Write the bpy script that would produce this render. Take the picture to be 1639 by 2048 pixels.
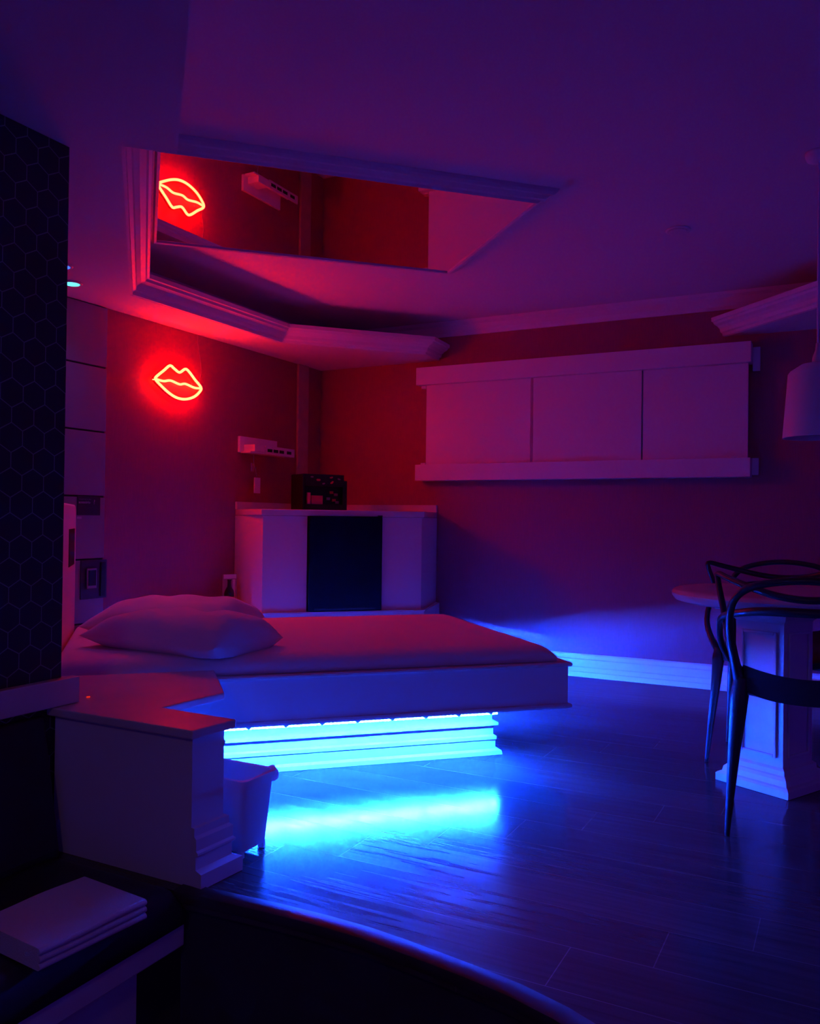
import bpy, bmesh, math, random
from mathutils import Vector, Matrix, noise
for o in list(bpy.data.objects):
    bpy.data.objects.remove(o, do_unlink=True)
SC = bpy.context.scene
COL = SC.collection
random.seed(7)
PI = math.pi
R45 = PI / 4

# ------------------------------------------------------------------ camera
F_PX, HZ, ROLL, YAW, EYE = 1690.0, 1040.0, 0.012, math.radians(17.5), 1.05
pitch = math.atan((HZ - 1024) / F_PX)
fwd0 = Vector((math.sin(YAW), math.cos(YAW), 0)); r0 = Vector((math.cos(YAW), -math.sin(YAW), 0)); up = Vector((0, 0, 1))
fwd = fwd0 * math.cos(pitch) + up * math.sin(pitch); u0 = up * math.cos(pitch) - fwd0 * math.sin(pitch)
rl = math.asin(ROLL)
cr = r0 * math.cos(rl) + u0 * math.sin(rl); cu = u0 * math.cos(rl) - r0 * math.sin(rl)
cam_data = bpy.data.cameras.new('camera'); cam = bpy.data.objects.new('camera', cam_data); COL.objects.link(cam)
m = Matrix((cr, cu, -fwd)).transposed().to_4x4(); m.translation = Vector((0, 0, EYE)); cam.matrix_world = m
cam_data.sensor_fit = 'VERTICAL'; cam_data.sensor_height = 30.0
cam_data.lens = F_PX / 2048.0 * 30.0
cam_data.clip_start = 0.02
SC.camera = cam

# ------------------------------------------------------------------ world, exposure
SC.view_settings.view_transform = 'Standard'; SC.view_settings.look = 'None'
SC.view_settings.exposure = 0.0; SC.view_settings.gamma = 1.0
SC.view_settings.use_curve_mapping = False
w = bpy.data.worlds.new('world'); SC.world = w; w.use_nodes = True
w.node_tree.nodes['Background'].inputs[0].default_value = (0.17, 0.006, 1.0, 1)
w.node_tree.nodes['Background'].inputs[1].default_value = 0.26

# strengths of the lamps in the room
LIPS = 8.0       # neon sign
STRIP = 55.0      # strip under the bed
SPOT = 1.0       # ceiling spots

# ------------------------------------------------------------------ materials
def mat(name, col, rough=0.6, metal=0.0, spec=0.5, noise_amt=0.0, nscale=8.0, bump=0.0, bscale=60.0, coat=0.0):
    m = bpy.data.materials.new(name); m.use_nodes = True
    nt = m.node_tree; b = nt.nodes['Principled BSDF']
    b.inputs['Base Color'].default_value = (*col, 1); b.inputs['Roughness'].default_value = rough
    b.inputs['Metallic'].default_value = metal; b.inputs['Specular IOR Level'].default_value = spec
    if coat: b.inputs['Coat Weight'].default_value = coat
    tc = nt.nodes.new('ShaderNodeTexCoord')
    if noise_amt:
        n = nt.nodes.new('ShaderNodeTexNoise'); n.inputs['Scale'].default_value = nscale; n.inputs['Detail'].default_value = 5
        r = nt.nodes.new('ShaderNodeMapRange'); r.inputs[3].default_value = 1 - noise_amt; r.inputs[4].default_value = 1 + noise_amt
        mx = nt.nodes.new('ShaderNodeMix'); mx.data_type = 'RGBA'; mx.blend_type = 'MULTIPLY'; mx.inputs[0].default_value = 1
        mx.inputs[6].default_value = (*col, 1)
        nt.links.new(tc.outputs['Object'], n.inputs[0]); nt.links.new(n.outputs[0], r.inputs[0])
        nt.links.new(r.outputs[0], mx.inputs[7]); nt.links.new(mx.outputs[2], b.inputs['Base Color'])
    if bump:
        n2 = nt.nodes.new('ShaderNodeTexNoise'); n2.inputs['Scale'].default_value = bscale; n2.inputs['Detail'].default_value = 4
        bp = nt.nodes.new('ShaderNodeBump'); bp.inputs['Strength'].default_value = bump; bp.inputs['Distance'].default_value = 0.002
        nt.links.new(tc.outputs['Object'], n2.inputs[0]); nt.links.new(n2.outputs[0], bp.inputs['Height'])
        nt.links.new(bp.outputs[0], b.inputs['Normal'])
    return m
def emit(name, col, strength):
    m = bpy.data.materials.new(name); m.use_nodes = True; nt = m.node_tree
    for n in list(nt.nodes): nt.nodes.remove(n)
    o = nt.nodes.new('ShaderNodeOutputMaterial'); e = nt.nodes.new('ShaderNodeEmission')
    e.inputs[0].default_value = (*col, 1); e.inputs[1].default_value = strength
    nt.links.new(e.outputs[0], o.inputs[0])
    return m
def wallpaper_mat():
    m = mat('crimson_wallpaper', (0.36, 0.030, 0.070), 0.50, spec=0.55)
    nt = m.node_tree; b = nt.nodes['Principled BSDF']
    tc = nt.nodes.new('ShaderNodeTexCoord'); mp = nt.nodes.new('ShaderNodeMapping'); mp.inputs['Scale'].default_value = (60, 60, 3)
    n = nt.nodes.new('ShaderNodeTexNoise'); n.inputs['Scale'].default_value = 4; n.inputs['Detail'].default_value = 4
    r = nt.nodes.new('ShaderNodeMapRange'); r.inputs[3].default_value = 0.75; r.inputs[4].default_value = 1.25
    mx = nt.nodes.new('ShaderNodeMix'); mx.data_type = 'RGBA'; mx.blend_type = 'MULTIPLY'; mx.inputs[0].default_value = 1
    mx.inputs[6].default_value = (0.36, 0.030, 0.070, 1)
    bp = nt.nodes.new('ShaderNodeBump'); bp.inputs['Strength'].default_value = 0.12; bp.inputs['Distance'].default_value = 0.002
    L = nt.links.new
    L(tc.outputs['Object'], mp.inputs[0]); L(mp.outputs[0], n.inputs[0]); L(n.outputs[0], r.inputs[0]); L(r.outputs[0], mx.inputs[7])
    L(mx.outputs[2], b.inputs['Base Color']); L(n.outputs[0], bp.inputs['Height']); L(bp.outputs[0], b.inputs['Normal'])
    return m
def floor_mat():
    m = mat('dark_laminate', (0.05, 0.03, 0.03), 0.3, spec=0.5)
    nt = m.node_tree; b = nt.nodes['Principled BSDF']; L = nt.links.new
    tc = nt.nodes.new('ShaderNodeTexCoord'); mp = nt.nodes.new('ShaderNodeMapping')
    mp.inputs['Rotation'].default_value = (0, 0, R45); mp.inputs['Location'].default_value = (0.005, -0.069, 0)
    br = nt.nodes.new('ShaderNodeTexBrick'); br.offset = 0.0; br.inputs['Scale'].default_value = 1.0
    br.inputs['Brick Width'].default_value = 1.20; br.inputs['Row Height'].default_value = 0.198; br.inputs['Mortar Size'].default_value = 0.0014
    br.inputs['Color1'].default_value = (0.085, 0.055, 0.050, 1); br.inputs['Color2'].default_value = (0.060, 0.040, 0.038, 1)
    br.inputs['Mortar'].default_value = (0.14, 0.10, 0.095, 1); br.inputs['Mortar Smooth'].default_value = 0.1
    L(tc.outputs['Object'], mp.inputs[0])
    sp = nt.nodes.new('ShaderNodeSeparateXYZ'); L(mp.outputs[0], sp.inputs[0])
    def M(op, a, c=None, d=None):
        n_ = nt.nodes.new('ShaderNodeMath'); n_.operation = op
        for i, v in enumerate((a, c, d)):
            if v is None: continue
            if isinstance(v, (int, float)): n_.inputs[i].default_value = v
            else: L(v, n_.inputs[i])
        return n_.outputs[0]
    row = M('FLOOR', M('DIVIDE', sp.outputs[1], 0.198))
    cb_ = nt.nodes.new('ShaderNodeCombineXYZ'); L(M('MULTIPLY_ADD', row, -0.2, sp.outputs[0]), cb_.inputs[0]); L(sp.outputs[1], cb_.inputs[1]); L(row, cb_.inputs[2])
    cz = nt.nodes.new('ShaderNodeCombineXYZ'); L(M('MULTIPLY_ADD', row, -0.2, sp.outputs[0]), cz.inputs[0]); L(sp.outputs[1], cz.inputs[1])
    L(cz.outputs[0], br.inputs[0])
    mp2 = nt.nodes.new('ShaderNodeMapping'); mp2.inputs['Scale'].default_value = (1.6, 30, 1)
    n = nt.nodes.new('ShaderNodeTexNoise'); n.inputs['Scale'].default_value = 1.6; n.inputs['Detail'].default_value = 7; n.inputs['Distortion'].default_value = 0.5
    L(cb_.outputs[0], mp2.inputs[0]); L(mp2.outputs[0], n.inputs[0])
    r = nt.nodes.new('ShaderNodeMapRange'); r.inputs[1].default_value = 0.25; r.inputs[2].default_value = 0.75; r.inputs[3].default_value = 0.75; r.inputs[4].default_value = 1.3
    L(n.outputs[0], r.inputs[0])
    mx = nt.nodes.new('ShaderNodeMix'); mx.data_type = 'RGBA'; mx.blend_type = 'MULTIPLY'; mx.inputs[0].default_value = 1
    L(br.outputs[0], mx.inputs[6]); L(r.outputs[0], mx.inputs[7]); L(mx.outputs[2], b.inputs['Base Color'])
    r2 = nt.nodes.new('ShaderNodeMapRange'); r2.inputs[1].default_value = 0.25; r2.inputs[2].default_value = 0.75; r2.inputs[3].default_value = 0.13; r2.inputs[4].default_value = 0.22
    L(n.outputs[0], r2.inputs[0]); L(r2.outputs[0], b.inputs['Roughness'])
    ad = nt.nodes.new('ShaderNodeMath'); ad.operation = 'MULTIPLY_ADD'; ad.inputs[1].default_value = 0.0
    L(br.outputs[1], ad.inputs[0]); L(n.outputs[0], ad.inputs[2])
    bp = nt.nodes.new('ShaderNodeBump'); bp.inputs['Strength'].default_value = 0.07; bp.inputs['Distance'].default_value = 0.001
    L(ad.outputs[0], bp.inputs['Height']); L(bp.outputs[0], b.inputs['Normal'])
    return m
def marble_mat():
    m = mat('pale_marble', (0.72, 0.68, 0.66), 0.25, noise_amt=0.12, nscale=5)
    return m
def strip_mat(k_=1.0):
    # diodes at even spacing along the strip, read from the object's own length
    m = bpy.data.materials.new('blue_diode_strip'); m.use_nodes = True; nt = m.node_tree
    for n in list(nt.nodes): nt.nodes.remove(n)
    L = nt.links.new
    o = nt.nodes.new('ShaderNodeOutputMaterial'); e = nt.nodes.new('ShaderNodeEmission')
    e.inputs[0].default_value = (0.003, 0.046, 1.0, 1)
    tc = nt.nodes.new('ShaderNodeTexCoord'); sp = nt.nodes.new('ShaderNodeSeparateXYZ'); L(tc.outputs['Object'], sp.inputs[0])
    a = nt.nodes.new('ShaderNodeMath'); a.operation = 'ADD'; L(sp.outputs[0], a.inputs[0]); L(sp.outputs[1], a.inputs[1])
    s = nt.nodes.new('ShaderNodeMath'); s.operation = 'MULTIPLY'; s.inputs[1].default_value = 2 * PI / 0.0165; L(a.outputs[0], s.inputs[0])
    c = nt.nodes.new('ShaderNodeMath'); c.operation = 'SINE'; L(s.outputs[0], c.inputs[0])
    r = nt.nodes.new('ShaderNodeMapRange'); r.inputs[1].default_value = -0.3; r.inputs[2].default_value = 1; r.inputs[3].default_value = 25.0 * STRIP * k_; r.inputs[4].default_value = 300.0 * STRIP * k_
    L(c.outputs[0], r.inputs[0]); L(r.outputs[0], e.inputs[1]); L(e.outputs[0], o.inputs[0])
    return m
def hex_mat():
    # black honeycomb tiles with thin dull grout, worked out in the plane of the wall (object x, z)
    m = mat('black_honeycomb_tile', (0.012, 0.008, 0.010), 0.35, spec=0.2)
    nt = m.node_tree; b = nt.nodes['Principled BSDF']; L = nt.links.new
    def M(op, a, c=None, d=None):
        n = nt.nodes.new('ShaderNodeMath'); n.operation = op
        for i, v in enumerate((a, c, d)):
            if v is None: continue
            if isinstance(v, (int, float)): n.inputs[i].default_value = v
            else: L(v, n.inputs[i])
        return n.outputs[0]
    tc = nt.nodes.new('ShaderNodeTexCoord'); sp = nt.nodes.new('ShaderNodeSeparateXYZ'); L(tc.outputs['Object'], sp.inputs[0])
    W = 0.078; S3 = 3 ** .5
    x = M('MULTIPLY', sp.outputs[0], 1 / W); z = M('MULTIPLY', sp.outputs[2], 1 / W)
    def cell(ox, oz):
        gx = M('SUBTRACT', M('FLOORED_MODULO', M('ADD', x, ox), 1.0), 0.5)
        gz = M('SUBTRACT', M('FLOORED_MODULO', M('ADD', z, oz), S3), S3 / 2)
        ax = M('ABSOLUTE', gx); az = M('ABSOLUTE', gz)
        return M('MAXIMUM', ax, M('ADD', M('MULTIPLY', ax, 0.5), M('MULTIPLY', az, S3 / 2)))
    d = M('MINIMUM', cell(0, 0), cell(0.5, S3 / 2))
    g = M('GREATER_THAN', d, 0.481)
    mx = nt.nodes.new('ShaderNodeMix'); mx.data_type = 'RGBA'; L(g, mx.inputs[0])
    mx.inputs[6].default_value = (0.050, 0.030, 0.036, 1); mx.inputs[7].default_value = (0.22, 0.19, 0.20, 1)
    L(mx.outputs[2], b.inputs['Base Color'])
    return m
M_CEIL = mat('white_plaster', (0.78, 0.76, 0.78), 0.9, spec=0.1, bump=0.05, bscale=30)
M_WALL = wallpaper_mat()
M_WHITE = mat('white_paint', (0.78, 0.78, 0.80), 0.45, spec=0.3, bump=0.04, bscale=20)
M_LACQ = mat('white_lacquer', (0.80, 0.79, 0.80), 0.35, spec=0.35)
M_FLOOR = floor_mat(); M_MARB = marble_mat(); M_HEX = hex_mat()
M_TILE = mat('grey_panel', (0.30, 0.30, 0.34), 0.4, noise_amt=0.06)
M_JOINT = mat('dark_joint', (0.03, 0.03, 0.04), 0.8)
M_SHEET = mat('cotton_sheet', (0.80, 0.78, 0.80), 0.95, spec=0.05, bump=0.25, bscale=14)
M_PILLOW = mat('pillow_cotton', (0.80, 0.79, 0.82), 0.95, spec=0.05, bump=0.3, bscale=18)
M_BLACK = mat('black_plastic', (0.010, 0.010, 0.012), 0.45, spec=0.25)
M_CHAIR = mat('black_polypropylene', (0.03, 0.03, 0.033), 0.38, spec=0.5)
M_FRIDGE = mat('black_fridge', (0.003, 0.003, 0.004), 0.45, spec=0.04)
M_LEATHER = mat('dark_leatherette', (0.035, 0.028, 0.034), 0.42, spec=0.4, bump=0.2, bscale=90)
M_RISER = mat('dark_riser', (0.06, 0.052, 0.052), 0.8, spec=0.1, noise_amt=0.2, nscale=3)
M_NOSE = mat('dark_wood_nosing', (0.055, 0.036, 0.034), 0.48, noise_amt=0.2, nscale=6)
M_LOWER = mat('dark_stone_tile', (0.07, 0.062, 0.062), 0.7, spec=0.15, noise_amt=0.2, nscale=3)
M_MIRROR = mat('mirror_glass', (0.86, 0.84, 0.86), 0.0, metal=1.0)
M_STEEL = mat('brushed_steel', (0.6, 0.6, 0.62), 0.3, metal=1.0)
M_PLAST = mat('white_plastic', (0.72, 0.74, 0.78), 0.35, spec=0.4)
M_TRIM = mat('timber_strip', (0.50, 0.32, 0.20), 0.6, noise_amt=0.25, nscale=9)
M_TOWEL = mat('white_terry', (0.75, 0.74, 0.76), 1.0, spec=0.02, bump=1.0, bscale=220)
M_PINK = mat('pink_card', (0.75, 0.12, 0.30), 0.6)
M_PAPER = mat('pale_card', (0.75, 0.72, 0.75), 0.7)
M_SIGN = mat('dark_sign', (0.03, 0.025, 0.05), 0.5)
M_TEXT = mat('grey_lettering', (0.55, 0.5, 0.6), 0.6)
M_BOTTLE = mat('dark_bottle_glass', (0.02, 0.008, 0.008), 0.1, spec=0.6)
M_NEON = emit('neon_lips', (1.0, 0.0085, 0.003), 15.0 * LIPS)
M_STRIP = strip_mat()
M_SPOT = emit('spot_lens', (0.10, 0.75, 1.0), 2.2)
M_SPOT2 = emit('spot_lens_deep_blue', (0.03, 0.10, 1.0), 3.0)
M_RED = emit('standby_light', (1.0, 0.03, 0.01), 0.8)
M_OFF = mat('frosted_cover', (0.75, 0.74, 0.76), 0.5)
def clear_mat(name, col, alpha, rough=0.15):
    m = mat(name, col, rough, spec=0.6)
    m.node_tree.nodes['Principled BSDF'].inputs['Alpha'].default_value = alpha
    return m
def translucent(name, col, mixv):
    m = mat(name, col, 0.4, spec=0.4); nt = m.node_tree; b = nt.nodes['Principled BSDF']
    t_ = nt.nodes.new('ShaderNodeBsdfTranslucent'); t_.inputs[0].default_value = (*col, 1)
    x = nt.nodes.new('ShaderNodeMixShader'); x.inputs[0].default_value = mixv
    o = nt.nodes['Material Output']
    nt.links.new(b.outputs[0], x.inputs[1]); nt.links.new(t_.outputs[0], x.inputs[2]); nt.links.new(x.outputs[0], o.inputs[0])
    return m
M_BIN = translucent('milky_plastic', (0.80, 0.82, 0.86), 0.35); M_BAG2 = translucent('milky_bag', (0.85, 0.88, 0.92), 0.5)
M_BAG = clear_mat('thin_plastic_bag', (0.8, 0.85, 0.9), 0.35)
M_ACRYL = clear_mat('clear_acrylic', (0.75, 0.7, 0.8), 0.35)

# ------------------------------------------------------------------ mesh helpers
def obj(name, bm, m, parent=None, smooth=False, bevel=0.0, seg=2, auto=None):
    bmesh.ops.recalc_face_normals(bm, faces=bm.faces[:])
    me = bpy.data.meshes.new(name); bm.to_mesh(me); bm.free()
    me.materials.append(m)
    o = bpy.data.objects.new(name, me); COL.objects.link(o)
    if parent: o.parent = parent
    if smooth or auto:
        for p in me.polygons: p.use_smooth = True
        if auto: 
            try: me.set_sharp_from_angle(angle=math.radians(auto))
            except Exception: pass
    if bevel:
        b = o.modifiers.new('bevel', 'BEVEL'); b.width = bevel; b.segments = seg; b.limit_method = 'ANGLE'; b.angle_limit = math.radians(35)
    return o
def tag(o, label=None, cat=None, group=None, kind=None):
    if label: o['label'] = label
    if cat: o['category'] = cat
    if group: o['group'] = group
    if kind: o['kind'] = kind
    return o
def thing(name, label, cat, loc=(0, 0, 0), rz=0.0, group=None):
    o = bpy.data.objects.new(name, None); COL.objects.link(o); o.location = loc; o.rotation_euler = (0, 0, rz)
    o.empty_display_size = 0.05
    return tag(o, label, cat, group)
def struct(name, bm, m, parent=None, **k):
    o = obj(name, bm, m, parent, **k)
    if not parent: o['kind'] = 'structure'
    return o
def place(o, loc, rz=0.0):
    o.location = loc; o.rotation_euler = (0, 0, rz); return o
def dup(root, loc, rz):
    r = root.copy(); COL.objects.link(r); r.location = loc; r.rotation_euler = (0, 0, rz)
    for ch in list(root.children):
        c = ch.copy(); COL.objects.link(c); c.parent = r
        for g in ch.children:
            d = g.copy(); COL.objects.link(d); d.parent = c
    return r
def NB(): return bmesh.new()
def box(bm, x0, x1, y0, y1, z0, z1):
    v = [bm.verts.new(p) for p in ((x0, y0, z0), (x1, y0, z0), (x1, y1, z0), (x0, y1, z0), (x0, y0, z1), (x1, y0, z1), (x1, y1, z1), (x0, y1, z1))]
    for f in ((3, 2, 1, 0), (4, 5, 6, 7), (0, 1, 5, 4), (1, 2, 6, 5), (2, 3, 7, 6), (3, 0, 4, 7)): bm.faces.new([v[i] for i in f])
    return bm
def B(*a): return box(NB(), *a)
def prism(bm, poly, z0, z1):
    n = len(poly)
    a = [bm.verts.new((x, y, z0)) for x, y in poly]; b = [bm.verts.new((x, y, z1)) for x, y in poly]
    bm.faces.new(a[::-1]); bm.faces.new(b)
    for i in range(n): bm.faces.new((a[i], a[(i + 1) % n], b[(i + 1) % n], b[i]))
    return bm
def sweep(bm, path, prof, side=1, closed=False):
    """profile (n, z) carried along a plan path with mitred corners; n points to the left of the path when side=1"""
    n = len(path); P = [Vector(p) for p in path]; rings = []
    for i in range(n):
        if closed or 0 < i < n - 1:
            d0 = (P[i] - P[i - 1]).normalized(); d1 = (P[(i + 1) % n] - P[i]).normalized()
        elif i == 0: d0 = d1 = (P[1] - P[0]).normalized()
        else: d0 = d1 = (P[-1] - P[-2]).normalized()
        n0 = Vector((-d0.y, d0.x)); n1 = Vector((-d1.y, d1.x)); mm = (n0 + n1); mm.normalize()
        k = side / max(0.2, mm.dot(n0))
        rings.append([bm.verts.new((P[i].x + mm.x * k * a, P[i].y + mm.y * k * a, z)) for a, z in prof])
    m = len(prof)
    for i in range(n if closed else n - 1):
        r, q = rings[i], rings[(i + 1) % n]
        for j in range(m): bm.faces.new((r[j], r[(j + 1) % m], q[(j + 1) % m], q[j]))
    if not closed:
        bm.faces.new(rings[0]); bm.faces.new(rings[-1][::-1])
    return bm
def tube(bm, pts, rad, seg=10, closed=False, sub=6):
    """smooth (Catmull-Rom) tube through points; rad number or list"""
    P = [Vector(p) for p in pts]; n = len(P)
    Rr = rad if isinstance(rad, (list, tuple)) else [rad] * n
    C_, Q = [], []
    last = n if closed else n - 1
    for i in range(last):
        if closed: a, b, c, d = P[i - 1], P[i], P[(i + 1) % n], P[(i + 2) % n]
        else: a, b, c, d = P[max(i - 1, 0)], P[i], P[i + 1], P[min(i + 2, n - 1)]
        for k in range(sub):
            t = k / sub
            C_.append(0.5 * ((2 * b) + (c - a) * t + (2 * a - 5 * b + 4 * c - d) * t * t + (3 * b - a - 3 * c + d) * t ** 3))
            Q.append(Rr[i] * (1 - t) + Rr[(i + 1) % n] * t)
    if not closed: C_.append(P[-1]); Q.append(Rr[-1])
    N = len(C_); rings = []; nrm = None
    for i in range(N):
        if closed: t = (C_[(i + 1) % N] - C_[i - 1])
        else: t = (C_[min(i + 1, N - 1)] - C_[max(i - 1, 0)])
        t.normalize()
        if nrm is None:
            nrm = t.orthogonal().normalized()
        nrm = (nrm - t * nrm.dot(t)).normalized(); bn = t.cross(nrm)
        rings.append([bm.verts.new(C_[i] + (nrm * math.cos(2 * PI * j / seg) + bn * math.sin(2 * PI * j / seg)) * Q[i]) for j in range(seg)])
    for i in range(N if closed else N - 1):
        r, q = rings[i], rings[(i + 1) % N]
        off = 0
        if closed and i == N - 1:
            off = min(range(seg), key=lambda o: (r[0].co - q[o].co).length)
        for j in range(seg):
            bm.faces.new((r[j], r[(j + 1) % seg], q[(j + 1 + off) % seg], q[(j + off) % seg]))
    if not closed:
        bm.faces.new(rings[0][::-1]); bm.faces.new(rings[-1])
    return bm
def lathe(bm, prof, cx=0, cy=0, seg=40, sx=1, sy=1):
    rings = []
    for r, z in prof:
        rings.append([bm.verts.new((cx + r * sx * math.cos(2 * PI * j / seg), cy + r * sy * math.sin(2 * PI * j / seg), z)) for j in range(seg)])
    for a, b in zip(rings, rings[1:]):
        for j in range(seg): bm.faces.new((a[j], a[(j + 1) % seg], b[(j + 1) % seg], b[j]))
    bm.faces.new(rings[0][::-1]); bm.faces.new(rings[-1])
    return bm

# ------------------------------------------------------------------ the room
ZC, ZS = 2.51, 2.235                      # main ceiling, lowered ceiling
CX, CY = 1.34, 6.66                       # far corner of the room
h2 = 2 ** -0.5
def LWp(s, d=0.0): return (CX + s * h2 + d * h2, CY + s * h2 - d * h2)   # along the left wall, d into the room
def RWp(s, d=0.0): return (CX + s * h2 - d * h2, CY - s * h2 - d * h2)   # along the right wall
edge = [(0.10, 2.47), (0.146, 2.43), (0.238, 2.352), (0.338, 2.265), (0.44, 2.17), (0.536, 2.07), (0.60, 1.99), (0.664, 1.905), (0.73, 1.815), (0.79, 1.725),
        (0.845, 1.62), (0.89, 1.50), (0.925, 1.37), (0.95, 1.2), (0.965, 1.0), (0.97, 0.7), (0.97, -2.5)]
fl = edge + [(8.5, -2.5), (8.5, -0.5), (CX, CY), (-2.6, CY - CX - 2.6), (-2.6, 0.55), (-0.25, 2.82)]
floor = struct('floor', prism(NB(), fl, -0.045, 0.0), M_FLOOR)
riser = struct('trim_3', sweep(NB(), [(x - 0.0, y) for x, y in edge], [(0.03, -0.40), (0.05, -0.40), (0.05, -0.047), (0.03, -0.047)], side=1), M_RISER)
tag(riser, 'dark riser of the curved platform step')
ns = struct('trim_6', sweep(NB(), edge, [(0.0, -0.030), (-0.007, -0.026), (-0.011, -0.012), (-0.007, 0.001), (0.0, 0.005), (0.046, 0.005), (0.050, 0.0005), (0.050, -0.001), (0.001, -0.002)], side=1), M_NOSE, auto=40)
struct('floor_lower', prism(NB(), [(-4.5, -3.0), (8.5, -3.0), (8.5, -2.0), (1.6, 3.2), (-4.5, 3.2)], -0.46, -0.40), M_LOWER)
ceil = struct('ceiling', prism(NB(), [(-5, -3), (9, -3), (9, 2), (CX + .3, CY + .4), (-5, 3)], ZC, ZC + 0.05), M_CEIL)
# walls (0.12 thick, outside the room line)
struct('wall_left', prism(NB(), [LWp(0.0), LWp(-5.4), LWp(-5.4, -0.12), LWp(0.17, -0.12)], 0.0, ZC), M_WALL)
struct('wall_right', prism(NB(), [RWp(0.0), RWp(10.0), RWp(10.0, -0.12), RWp(-0.17, -0.12)], 0.0, ZC), M_WALL)
struct('light_block_wall', B(-5.0, 0.8, -2.62, -2.50, -0.40, ZC), M_CEIL)  # unseen partial wall, added so ambient light enters from the right
# lowered ceiling on the left with an eight-sided opening, and the one on the right
A1, A0, S0, Q0 = (0.87, 5.70), (-0.085, 4.75), (-0.085, 2.85), (0.088, 2.85)
B1 = (1.90, 5.735); W1 = (2.07, 5.93)
left_soffit = [Q0, (0.088, -3.0), (-5, -3.0), (-5, 0.3), LWp(0.0), W1, B1, A1, A0, S0]
struct('ceiling_lowered_left', prism(NB(), left_soffit, ZS, ZS + 0.10), M_CEIL)
struct('ceiling_lowered_left_upstand', prism(NB(), [Q0, (0.088, -3.0), (0.0, -3.0), (0.0, 2.85)], ZS + 0.10, ZC), M_CEIL)
RS = 3.495
struct('ceiling_lowered_right', prism(NB(), [(RS, 8.0 - RS), (RS, -3.0), (9, -3.0), (9, -1.0)], ZS, ZS + 0.10), M_CEIL)
cp = [(-0.01, ZS + 0.002), (0.012, ZS + 0.002), (0.016, ZS + 0.018), (0.03, ZS + 0.026), (0.036, ZS + 0.046), (0.055, ZS + 0.062), (0.078, ZS + 0.072),
      (0.086, ZS + 0.084), (0.098, ZS + 0.088), (0.100, ZS + 0.112), (0.082, ZS + 0.112), (-0.01, ZS + 0.102)]
struct('trim_1', sweep(NB(), [S0, A0, A1, B1, W1], cp, side=-1), M_WHITE)
struct('trim_2', sweep(NB(), [(RS, -3.0), (RS, 8.0 - RS)], cp, side=1), M_WHITE)
wc = [(0, ZC - 0.105), (0.012, ZC - 0.105), (0.018, ZC - 0.085), (0.030, ZC - 0.07), (0.040, ZC - 0.035), (0.06, ZC - 0.02), (0.064, ZC - 0.001), (0, ZC - 0.001)]
struct('trim_4', sweep(NB(), [LWp(-5.0, 0.001), LWp(0.0, 0.001), RWp(9.0, 0.001)], wc, side=-1), M_WHITE)
# baseboard of several steps on both walls
bb = [(0, 0.001), (0.034, 0.001), (0.034, 0.034), (0.028, 0.038), (0.028, 0.066), (0.024, 0.072), (0.024, 0.118), (0.018, 0.124), (0.018, 0.146), (0.012, 0.156), (0, 0.156)]
struct('baseboard_right', sweep(NB(), [RWp(1.05, 0.001), RWp(9.0, 0.001)], bb, side=-1), M_WHITE)
# grey panelled stretch of the left wall
bm = NB()
zs = [0.0, 0.455, 0.81, 1.16, 1.525, 1.89, ZS - 0.001]
for a, b_ in zip(zs, zs[1:]): box(bm, -5.0, -2.205, -0.014, -0.002, a + 0.005, b_ - 0.005)
pn = struct('wall_left_panelling', bm, M_TILE, bevel=0.002); place(pn, (CX, CY, 0), R45)
jb = struct('wall_left_panel_joint', B(-5.0, -2.207, -0.004, -0.001, 0.0, ZS - 0.001), M_JOINT); place(jb, (CX, CY, 0), R45)
# timber strip in the corner
ts = struct('trim_5', B(-0.335, -0.20, -0.022, -0.001, 1.11, ZS - 0.001), M_TRIM, bevel=0.003); place(ts, (CX, CY, 0), R45)
# honeycomb-tiled partition at the near left; its face is the line q = p + 3.16
HW = (-0.243, 2.912)
hx = struct('wall_partition', B(-3.6, 0.0, 0.0, 0.13, -0.40, ZS - 0.001), M_HEX); place(hx, (HW[0], HW[1], 0), R45)

# ------------------------------------------------------------------ ceiling mirror
t = thing('ceiling_mirror', 'large rectangular mirror in a white moulded frame on the ceiling above the bed', 'mirror', (0.84, 3.972, 0))
mw, md = 0.80, 0.567
obj('mirror_glass', B(-mw, mw, -md, md, ZC - 0.040, ZC - 0.034), M_MIRROR, t)
mp_ = [(-0.004, ZC - 0.034), (-0.004, ZC - 0.046), (0.008, ZC - 0.050), (0.018, ZC - 0.040), (0.034, ZC - 0.038), (0.050, ZC - 0.026), (0.062, ZC - 0.024), (0.072, ZC - 0.014), (0.080, ZC - 0.001), (-0.004, ZC - 0.001)]
obj('frame', sweep(NB(), [(-mw, -md), (mw, -md), (mw, md), (-mw, md)], mp_, side=-1, closed=True), M_WHITE, t)
obj('backing_board', B(-mw + 0.002, mw - 0.002, -md + 0.002, md - 0.002, ZC - 0.033, ZC - 0.001), M_BLACK, t)

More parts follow.
